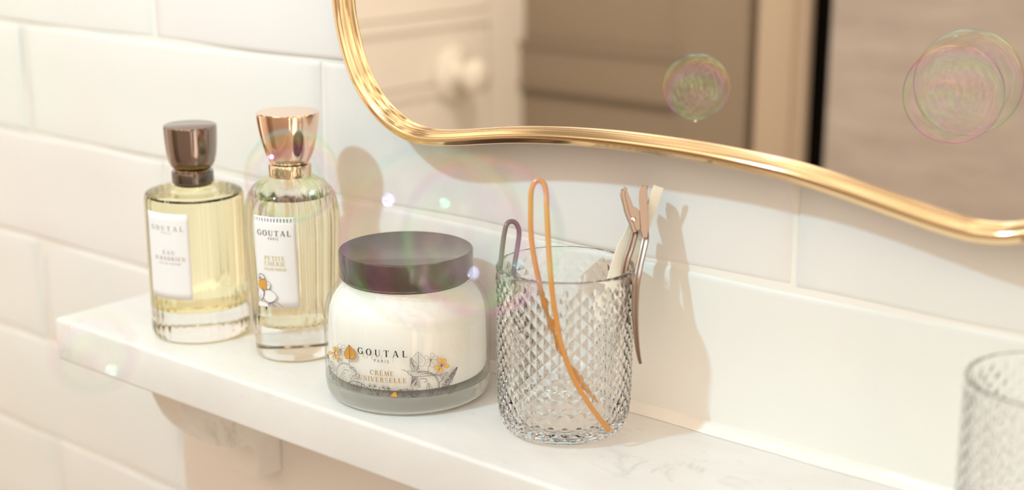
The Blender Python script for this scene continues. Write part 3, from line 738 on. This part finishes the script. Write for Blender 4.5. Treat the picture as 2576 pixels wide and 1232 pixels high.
    line([(1262, 545), (1285, 525), (1325, 535), (1400, 545), (1520, 560), (1640, 575), (1760, 575)], 0.00026); line([(1262, 548), (1290, 580), (1360, 605), (1470, 605), (1600, 592), (1750, 598)], 0.00026)
    DK.append([P(1288, 552), P(1296, 546), P(1302, 554), P(1294, 560)])
    for k in range(24): line([(1300+k*18, 550+k*1.2), (1308+k*18, 575), (1300+k*18, 590)], 0.00012)
    line([(1330, 600), (1318, 680), (1310, 750), (1355, 720), (1390, 660), (1410, 605)], 0.00026)
    for k in range(9): line([(1335+k*8, 605), (1325+k*6, 650), (1318+k*5, 725-k*8)], 0.00016)
    line([(1340, 530), (1310, 460), (1300, 360), (1330, 350)], 0.0002); line([(1360, 530), (1340, 450), (1320, 400)], 0.0002); line([(1390, 530), (1400, 470)], 0.0004)
    line([(1400, 540), (1500, 530), (1600, 560), (1670, 620), (1705, 700), (1700, 790), (1670, 870)], 0.00036); line([(1500, 545), (1590, 575), (1655, 630), (1690, 710), (1690, 790)], 0.00018)
    line([(1700, 700), (1740, 660), (1770, 610)], 0.0003); line([(1705, 860), (1745, 820)], 0.0003)
    leaf(1740, 640, 50, 125, 90, None, 5); leaf(1400, 640, 250, 105, 80, None, 4); leaf(1380, 700, 320, 80, 90, None, 4)
    line([(1430, 640), (1480, 635), (1520, 640), (1530, 670), (1500, 685)], 0.0003)
    leaf(1580, 880, 98, 190, 110, None, 7); leaf(1600, 850, 50, 110, 56, None, 5); leaf(1830, 840, 40, 160, 70, None, 4)
    spike(1770, 790, 1960, 470, 62, 560)
    for (x, y) in ((1578, 617), (1615, 638), (1560, 600)): LW.append(([P(x-6, y), P(x+6, y)], 0.00028))
    fills('flower_print', FO, OCHRE, root, R); fills('flower_print', FY, YOLK, root, R); fills('flower_print', DK, INK_LINE, root, R, 0.0002)
    strokes('flower_lines', LN, 0.00016, INK_LINE, root, 0, R, 0.00018); strokes('flower_dots', LW, 0.00025, INK_GOLD, root, 0, R, 0.00018)
cream_jar()

# ------------------------------------------------------------------ cut glass tumblers
TX, TY = 0.0, -0.0499
def tumbler_mesh():
    N = 30; H = 0.097
    HH = 0.00395
    def rad(z):
        return interp([(0.0, 0.0325), (0.002, 0.0342), (0.006, 0.0360), (0.012, 0.0372), (0.025, 0.0379), (0.06, 0.0381), (0.092, 0.0384), (0.1, 0.0385)], z)
    rows = 23
    z0 = 0.0022
    V, Fc = [], []
    M = 2*N
    for j in range(rows+1):
        z = z0+j*HH
        for i in range(M):
            t = 2*pi*i/M; apex = (i+j) % 2 == 1
            last = j in (0, rows)
            r = rad(z)+(0.0009 if apex and not last else 0.0 if not last else 0.0003)
            V.append((r*cos(t), r*sin(t), z))
    for j in range(rows):
        for i in range(M):
            a = j*M+i; b = j*M+(i+1) % M; c = (j+1)*M+(i+1) % M; d = (j+1)*M+i
            if (i+j) % 2 == 0:   # a low, c low: split along a-c
                Fc += [(a, b, c), (a, c, d)]
            else:
                Fc += [(a, b, d), (b, c, d)]
    nf = len(Fc)
    # lip, inside wall, floor, underside: smooth rings
    prof = [(0.0388, z0+rows*HH+0.0010), (0.0391, z0+rows*HH+0.0022), (0.0389, H-0.0008), (0.0384, H-0.0001), (0.0376, H), (0.0368, H-0.0005), (0.0364, H-0.0018), (0.0361, 0.085), (0.0358, 0.060), (0.0355, 0.030), (0.0350, 0.014), (0.0335, 0.0100), (0.030, 0.0085), (0.018, 0.0080), (0.0, 0.0080)]
    def rings(prof, start):
        prev = start
        for r, z in prof:
            b = len(V)
            if r == 0.0:
                V.append((0, 0, z))
                for i in range(M): Fc.append((prev+i, prev+(i+1) % M, b))
                return
            for i in range(M): t = 2*pi*i/M; V.append((r*cos(t), r*sin(t), z))
            for i in range(M): Fc.append((prev+i, prev+(i+1) % M, b+(i+1) % M, b+i))
            prev = b
    rings(prof, rows*M)
    rings([(0.0318, 0.0006), (0.0300, 0.0), (0.0265, 0.0004), (0.024, 0.0012), (0.0, 0.0014)], 0)
    me = bpy.data.meshes.new('glass_tumbler'); me.from_pydata(V, [], Fc); me.update()
    me.polygons.foreach_set('use_smooth', [k >= nf for k in range(len(me.polygons))])
    me.materials.append(GLASS_CUT)
    bm = bmesh.new(); bm.from_mesh(me); bmesh.ops.recalc_face_normals(bm, faces=bm.faces); bm.to_mesh(me); bm.free()
    return me
tme = tumbler_mesh()
tum = bpy.data.objects.new('glass_tumbler', tme); scene.collection.objects.link(tum); tum.location = (TX, TY, 0.0004); tum.rotation_euler.z = 0.04
tag(tum, 'clear diamond-cut glass tumbler holding hairpins and clips, beside the cream jar', 'glass', 'diamond-cut tumblers on the shelf')
tum2 = tum.copy(); scene.collection.objects.link(tum2); tum2.location = (0.2790, -0.0625, 0.0004); tum2.rotation_euler.z = 0.3
tag(tum2, 'empty diamond-cut glass tumbler, out of focus at the right edge', 'glass', 'diamond-cut tumblers on the shelf')

# ------------------------------------------------------------------ hair pins and clips
def on_tum(x, y, R): return on_cyl(x, y, TX, TY, R)
def amber_pin():
    front = [(1375, 520), (1378, 580), (1381, 640), (1386, 700), (1391, 750), (1399, 800), (1410, 860), (1428, 915), (1450, 965), (1478, 1010), (1508, 1052), (1533, 1082)]
    back = [(1335, 520), (1335, 570), (1339, 620), (1347, 665), (1357, 710), (1368, 750)]
    pts = []
    for x, y in front[::-1]:
        p = on_tum(x, y, 0.0416) if y > 700 else None
        pts.append(p if p else Vector((x, y, 0)))
    dR = (on_tum(1387, 712, 0.0416)-CAM).dot(FWD); dI = (on_tum(1357, 712, 0.0345)-CAM).dot(FWD)
    out = []
    for x, y in front[::-1]: out.append(on_tum(x, y, 0.0416) if y > 705 else at_depth(x, y, dR+0.004*(712-y)/190))
    dm = (dR+dI)/2+0.002
    out.append(at_depth(1374, 485, dR+0.006)); out.append(at_depth(1368, 462, dm)); out.append(at_depth(1356, 453.5, dm+.0005)); out.append(at_depth(1343, 462, dm+0.001)); out.append(at_depth(1336, 485, dm+0.0015))
    for x, y in back: out.append(at_depth(x, y, dm+0.0015+(dI+0.001-dm-0.0015)*min(1, (y-485)/225)))
    # inner leg runs on down inside the glass
    last = out[-1]
    for k, (dx, y) in enumerate(((1392, 830), (1422, 900), (1462, 960), (1500, 1010))):
        q = on_tum(dx, y, 0.0325); out.append(Vector((q.x, q.y, max(q.z, 0.011))))
    path = spline(out, 6)
    f0 = FWD.copy()
    o = sweep('hairpin', path, circ(0.00145, 12, 0.85), AMBER, None, side=RGT, scale=lambda t: (1.0 if t > 0.03 else 1.25, 1.0 if t > .03 else 0.8))
    bz = min(v.co.z for v in o.data.vertices)
    tag(o, 'long amber U-shaped hairpin hooked over the tumbler rim', 'hairpin', 'hairpins standing in the tumbler')
amber_pin()
def dark_pin():
    d = 0.806
    L = [(1290, 820), (1264, 770), (1259, 720), (1258, 680), (1262, 640), (1266, 605), (1270, 580), (1275, 564), (1284, 557), (1295, 559), (1303, 570), (1306, 588), (1302, 620), (1297, 650), (1292, 690), (1290, 740), (1300, 790), (1320, 850)]
    out = [at_depth(x, y, d+0.0015*(1 if i > 8 else -1)*min(1, abs(i-8)/4)) for i, (x, y) in enumerate(L)]
    o = sweep('hairpin', spline(out, 6), circ(0.00142, 12), PINDARK, None, side=FWD)
    tag(o, 'short dark U-shaped hairpin at the left inside the tumbler', 'hairpin', 'hairpins standing in the tumbler')
dark_pin()
def channel(w, h, t=0.0005, fold=0.0):
    """folded sheet channel section, w across, h deep"""
    a, b = w/2, h/2
    return [(-b, -a), (b, -a), (b, -a+t), (-b+t, -a+t), (-b+t, a-t), (b, a-t), (b, a), (-b, a)]
def rect(w, h, e=0.25):
    a, b = h/2, w/2; c = min(a, b)*e
    return [(-a+c, -b), (a-c, -b), (a, -b+c), (a, b-c), (a-c, b), (-a+c, b), (-a, b-c), (-a, -b+c)]
def metal_clip():
    d = 0.795
    root = thing('hair_clip', at_depth(1596, 560, d), 'brown metal duckbill clip clamped over the right of the tumbler rim', 'hair clip', 'hair clips in the tumbler')
    def add(name, pts, sec, m, sc=None, dd=0.0, sa=30):
        P = [at_depth(x, y, d+dd+(q[0] if q else 0)) for x, y, *q in pts]
        o = sweep(name, spline(P, 5), sec, m, root, side=FWD, scale=sc, smooth=True, sharp_ang=sa); localize(o, root); return o
    # left lever with curled tip
    add('lever', [(1574, 472), (1568, 480), (1567, 494), (1571, 510), (1577, 535), (1588, 562), (1596, 584)], rect(0.0022, 0.0080), CLIPM, lambda t: (0.75 if t < .15 else 1.0, 1.0), 0.002)
    add('lever', [(1623, 466), (1621, 480), (1620, 505), (1620, 530), (1620, 560), (1622, 584)], rect(0.0026, 0.0080), CLIPM, lambda t: (0.75 if t < .15 else 1.0, 1.0), 0.002)
    # side cheeks (flanges) facing out
    def plate(pxs, dd, name='cheek'):
        n = len(pxs); V = [at_depth(x, y, d+dd) for x, y in pxs]+[at_depth(x, y, d+dd+0.0006) for x, y in pxs]
        Fc = [tuple(range(n)), tuple(range(n, 2*n))[::-1]]+[(i, (i+1) % n, n+(i+1) % n, n+i) for i in range(n)]
        o = obj(name, V, Fc, CLIPM, root, smooth=False); clean(o); localize(o, root); bevel(o, 0.00015, 2); return o
    plate([(1559, 488), (1564, 479), (1575, 472), (1579, 484), (1586, 500), (1593, 519), (1602, 523), (1610, 533), (1611, 577), (1590, 581), (1585, 556), (1578, 528), (1563, 504)], -0.0016)
    plate([(1607, 500), (1608, 480), (1612, 470), (1623, 466), (1628, 470), (1629, 500), (1631, 580), (1628, 598), (1618, 598), (1612, 578), (1609, 530)], -0.0026)
    plate([(1571, 498), (1580, 500), (1594, 530), (1612, 530), (1612, 575), (1596, 582)], 0.0052)
    r0 = at_depth(1594, 552, d-0.0022)
    rv = []
    n = 20; V, Fc = [], []
    for k, (rr, dp) in enumerate(((0.0015, 0.0008), (0.0015, 0.0002), (0.0011, -0.0002), (0.0, -0.0003))):
        for i in range(n):
            a = 2*pi*i/n; V.append(r0+RGT*rr*cos(a)+UPV*rr*sin(a)+FWD*dp)
    for k in range(3):
        for i in range(n): Fc.append((k*n+i, k*n+(i+1) % n, (k+1)*n+(i+1) % n, (k+1)*n+i))
    Fc.append(tuple(range(n)))
    o = obj('rivet', V, Fc, STEEL, root); clean(o); localize(o, root)
    # outer prong runs down outside the glass, inner prong inside
    sec = [(-0.0022, -0.0017), (0.0022, -0.0017), (0.0026, -0.0010), (0.0019, 0.0), (0.0026, 0.0010), (0.0022, 0.0017), (-0.0022, 0.0017), (-0.0026, 0.0010), (-0.0019, 0.0), (-0.0026, -0.0010)]
    add('prong', [(1622, 582, 0.001), (1623, 600, 0.001), (1617, 630, 0.0), (1608, 670, -0.001), (1601, 710, -0.002), (1598, 750, -0.002), (1598, 800, -0.002), (1601, 850, -0.002), (1606, 890, -0.002), (1611, 914, -0.002)],
        sec, CLIPM, lambda t: (1.0, 1.15 if t < 0.55 else max(0.3, 1.15-(t-0.55)*1.6)), 0.0, 25)
    add('prong', [(1597, 580), (1594, 595), (1586, 625), (1576, 655), (1570, 690), (1568, 730), (1570, 775), (1574, 810)], sec, CLIPM, lambda t: (1.0, 1.15 if t < 0.55 else max(0.3, 1.15-(t-0.55)*1.6)), 0.003, 25)
metal_clip()
def ivory_clip():
    d = 0.803
    root = thing('hair_clip', at_depth(1610, 585, d), 'ivory enamel duckbill clip behind the brown metal clip', 'hair clip', 'hair clips in the tumbler')
    def add(name, pts, w, t, sc=None):
        P = [at_depth(x, y, d+q) for x, y, q in pts]
        o = sweep(name, spline(P, 5), rect(t, w, 0.5), IVORY, root, side=RGT, scale=sc, smooth=True, sharp_ang=40); localize(o, root)
    add('lever', [(1658, 468, -0.012), (1649, 492, -0.010), (1636, 530, -0.005), (1624, 565, 0.0), (1612, 600, 0.004)], 0.0060, 0.0016, None)
    add('prong', [(1618, 575, 0.004), (1606, 620, 0.006), (1592, 660, 0.008), (1582, 700, 0.009), (1570, 760, 0.010), (1560, 820, 0.010)], 0.0058, 0.0014, lambda t: (1.0 if t < .7 else 1-(t-.7)*1.8, 1))
    add('prong', [(1590, 560, 0.004), (1582, 590, 0.005), (1570, 625, 0.006), (1558, 660, 0.007), (1548, 695, 0.008), (1535, 750, 0.008), (1522, 815, 0.008)], 0.0085, 0.0013, lambda t: (0.35+min(.65, t*2.0) if t < .7 else 1-(t-.7)*1.8, 1))
    add('hinge', [(1600, 566, 0.002), (1608, 580, 0.004), (1620, 590, 0.004)], 0.0050, 0.0030, None)
ivory_clip()

# ------------------------------------------------------------------ soap bubbles
def bubble(px, py, rpx, d, thick, label, gain=1.0, rough=0.0, drip=False):
    n = 48; R = rpx*d/FPX
    c = at_depth(px, py, d)
    V, Fc = [], []
    nl = 32
    for j in range(nl+1):
        ph = pi*j/nl
        for i in range(n):
            t = 2*pi*i/n; V.append((R*sin(ph)*cos(t), R*sin(ph)*sin(t), -R*cos(ph)))
    for j in range(nl):
        for i in range(n): Fc.append((j*n+i, j*n+(i+1) % n, (j+1)*n+(i+1) % n, (j+1)*n+i))
    o = obj('soap_bubble', V, Fc, bubble_mat('soap_film', thick, gain, rough)); clean(o)
    o.location = c; tag(o, label, 'bubble', 'floating soap bubbles')
    if drip:
        prof = [(0, -R-0.0014), (0.0007, -R-0.0011), (0.0010, -R-0.0004), (0.0013, -R+0.0002), (0.0, -R+0.0003)]
        dpr = lathe('droplet', prof, glass('soapy_water', (1, 1, 1), 1.33), o, n=20)
    return o

bubble(735, 441, 117, 0.6940, 0.42, 'clear soap bubble floating in front of the rose gold cap', 1.5, drip=True)
pair_a = bubble(1214, 592, 199, 0.560, 0.60, 'blurred right-hand one of the two joined soap bubbles, before the tumbler rim', 0.9, 0.01)
pair_b = bubble(1089, 599, 228, 0.540, 0.50, 'blurred left-hand one of the two joined soap bubbles, before the jar lid', 0.9, 0.01)
# the two films touch and drift as one double bubble
pair = thing('double_soap_bubble', (pair_a.location+pair_b.location)/2, 'large blurred pair of joined soap bubbles floating before the jar lid and tumbler rim', 'bubble', 'floating soap bubbles')
for o in (pair_a, pair_b):
    o.location = o.location-pair.location; o.parent = pair; o.name = 'soap_film'
    for k in ('label', 'category', 'group'): del o[k]
bubble(235, 885, 100, 0.505, 0.45, 'blurred soap bubble floating before the left corner of the shelf', 1.2, 0.01)

# ------------------------------------------------------------------ the rest of the room, seen only in the mirror
YF = 1.2
def back(p): return Vector((p.x, -p.y+2*(MY+PLATE), p.z))
def refl(x, y, Y=YF): return back(on_y(x, y, Y))
def room():
    yb = refl(1500, 200).y
    XA = refl(1308, 200).x; XB = refl(1880, 200).x; XC = refl(1912, 200).x; XD = refl(2036, 200).x; XE = refl(2084, 200).x
    XP = refl(1718, 200).x
    zf, zc = -0.75, 0.30
    # taupe panelled door leaf
    z1 = refl(1500, 115).z; z2 = refl(1500, 240).z
    zz = lambda y: refl(1500, y).z
    V, Fc = box_vf(XA, XB, yb-0.04, yb-0.012, zf, zc)
    box_vf(XP, XB, yb-0.012, yb, zf, zc, V, Fc)
    box_vf(XA, XP, yb-0.012, yb, zz(232), zz(122), V, Fc)     # rail between the panels
    box_vf(XA, XP, yb-0.012, yb+0.006, zz(130), zz(120), V, Fc); box_vf(XA, XP, yb-0.012, yb+0.006, zz(240), zz(228), V, Fc)
    box_vf(XP-0.022, XP, yb-0.012, yb-0.004, zf, zc, V, Fc)
    box_vf(XA, XP-0.022, yb-0.012, yb-0.006, zf, zz(262), V, Fc)
    dr = obj('door_1', V, Fc, PAINT_T, smooth=False); structure(dr, 'taupe panelled door seen in the mirror')
    V, Fc = box_vf(XC, XD, yb-0.05, yb+0.012, zf, zc); box_vf(XC+0.02, XD-0.02, yb+0.012, yb+0.018, zf, zc, V, Fc)
    structure(obj('trim_2', V, Fc, PAINT_C, smooth=False), 'beige door casing seen in the mirror')
    V, Fc = box_vf(XB-0.004, XC+0.004, yb-0.06, yb-0.03, zf, zc)
    structure(obj('trim_3', V, Fc, PAINT_T, smooth=False), 'shadowed door rebate seen in the mirror')
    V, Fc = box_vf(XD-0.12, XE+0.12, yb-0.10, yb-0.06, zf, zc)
    box_vf(XD, XE, yb-0.06, yb-0.004, zf, zc, V, Fc)  # near-black block fills the slit, its shade put into the colour
    structure(obj('trim_4', V, Fc, GAP_SHADE, smooth=False), 'near-black strip painting the shade of the gap beside the door casing, seen in the mirror')
    V, Fc = box_vf(XE, 1.3, yb-0.05, yb, zf, zc)
    structure(obj('wall_front', V, Fc, FARWALL, smooth=False), 'beige glazed wall facing the mirror')
    # white cupboard at a right angle
    def sx(x, y): return back(on_x(x, y, XA))
    yo = sx(1232, 100).y; r1 = sx(1100, 60).z; r2 = sx(1060, 235).z
    V, Fc = box_vf(XA-0.30, XA-0.012, yb-0.02, yb+0.75, zf, zc)
    box_vf(XA-0.012, XA, yb-0.02, yo, zf, zc, V, Fc)
    cab = obj('tall_cupboard', V, Fc, PAINT_W, smooth=False); tag(cab, 'white painted cupboard with a round knob, seen in the mirror left part', 'cupboard')
    V, Fc = box_vf(XA-0.012, XA-0.002, yo+0.004, yb+0.70, r2+0.012, r1-0.006); box_vf(XA-0.012, XA+0.004, yo+0.004, yb+0.70, r1-0.006, r1+0.012, V, Fc)
    obj('drawer_front', V, Fc, PAINT_W, cab, smooth=False)
    V, Fc = box_vf(XA-0.012, XA+0.003, yo+0.004, yb+0.70, r2-0.006, r2+0.008); box_vf(XA-0.012, XA-0.002, yo+0.004, yb+0.70, -0.35, r2-0.006, V, Fc)
    obj('drawer_front', V, Fc, PAINT_W, cab, smooth=False)
    V, Fc = box_vf(XA-0.012, XA-0.002, yo+0.004, yb+0.70, r1+0.016, r1+0.5)
    obj('drawer_front', V, Fc, PAINT_W, cab, smooth=False)
    kc = sx(1140, 185)
    prof = [(0.0, 0.0), (0.046, 0.0), (0.047, 0.004), (0.040, 0.010), (0.018, 0.014), (0.013, 0.024), (0.018, 0.032), (0.026, 0.040), (0.028, 0.050), (0.022, 0.060), (0.0, 0.064)]
    kn = lathe('knob', prof, KNOBW, cab, n=40, sharp_ang=None)
    kn.data.transform(Matrix.Translation((XA, kc.y, kc.z)) @ Matrix.Rotation(pi/2, 4, 'Y'))
    structure(box('floor', -2.2, 1.35, yb-0.1, 0.05, -0.85, -0.80, mat('floor_stone', (0.62, 0.52, 0.42), 0.5)), None)
room()
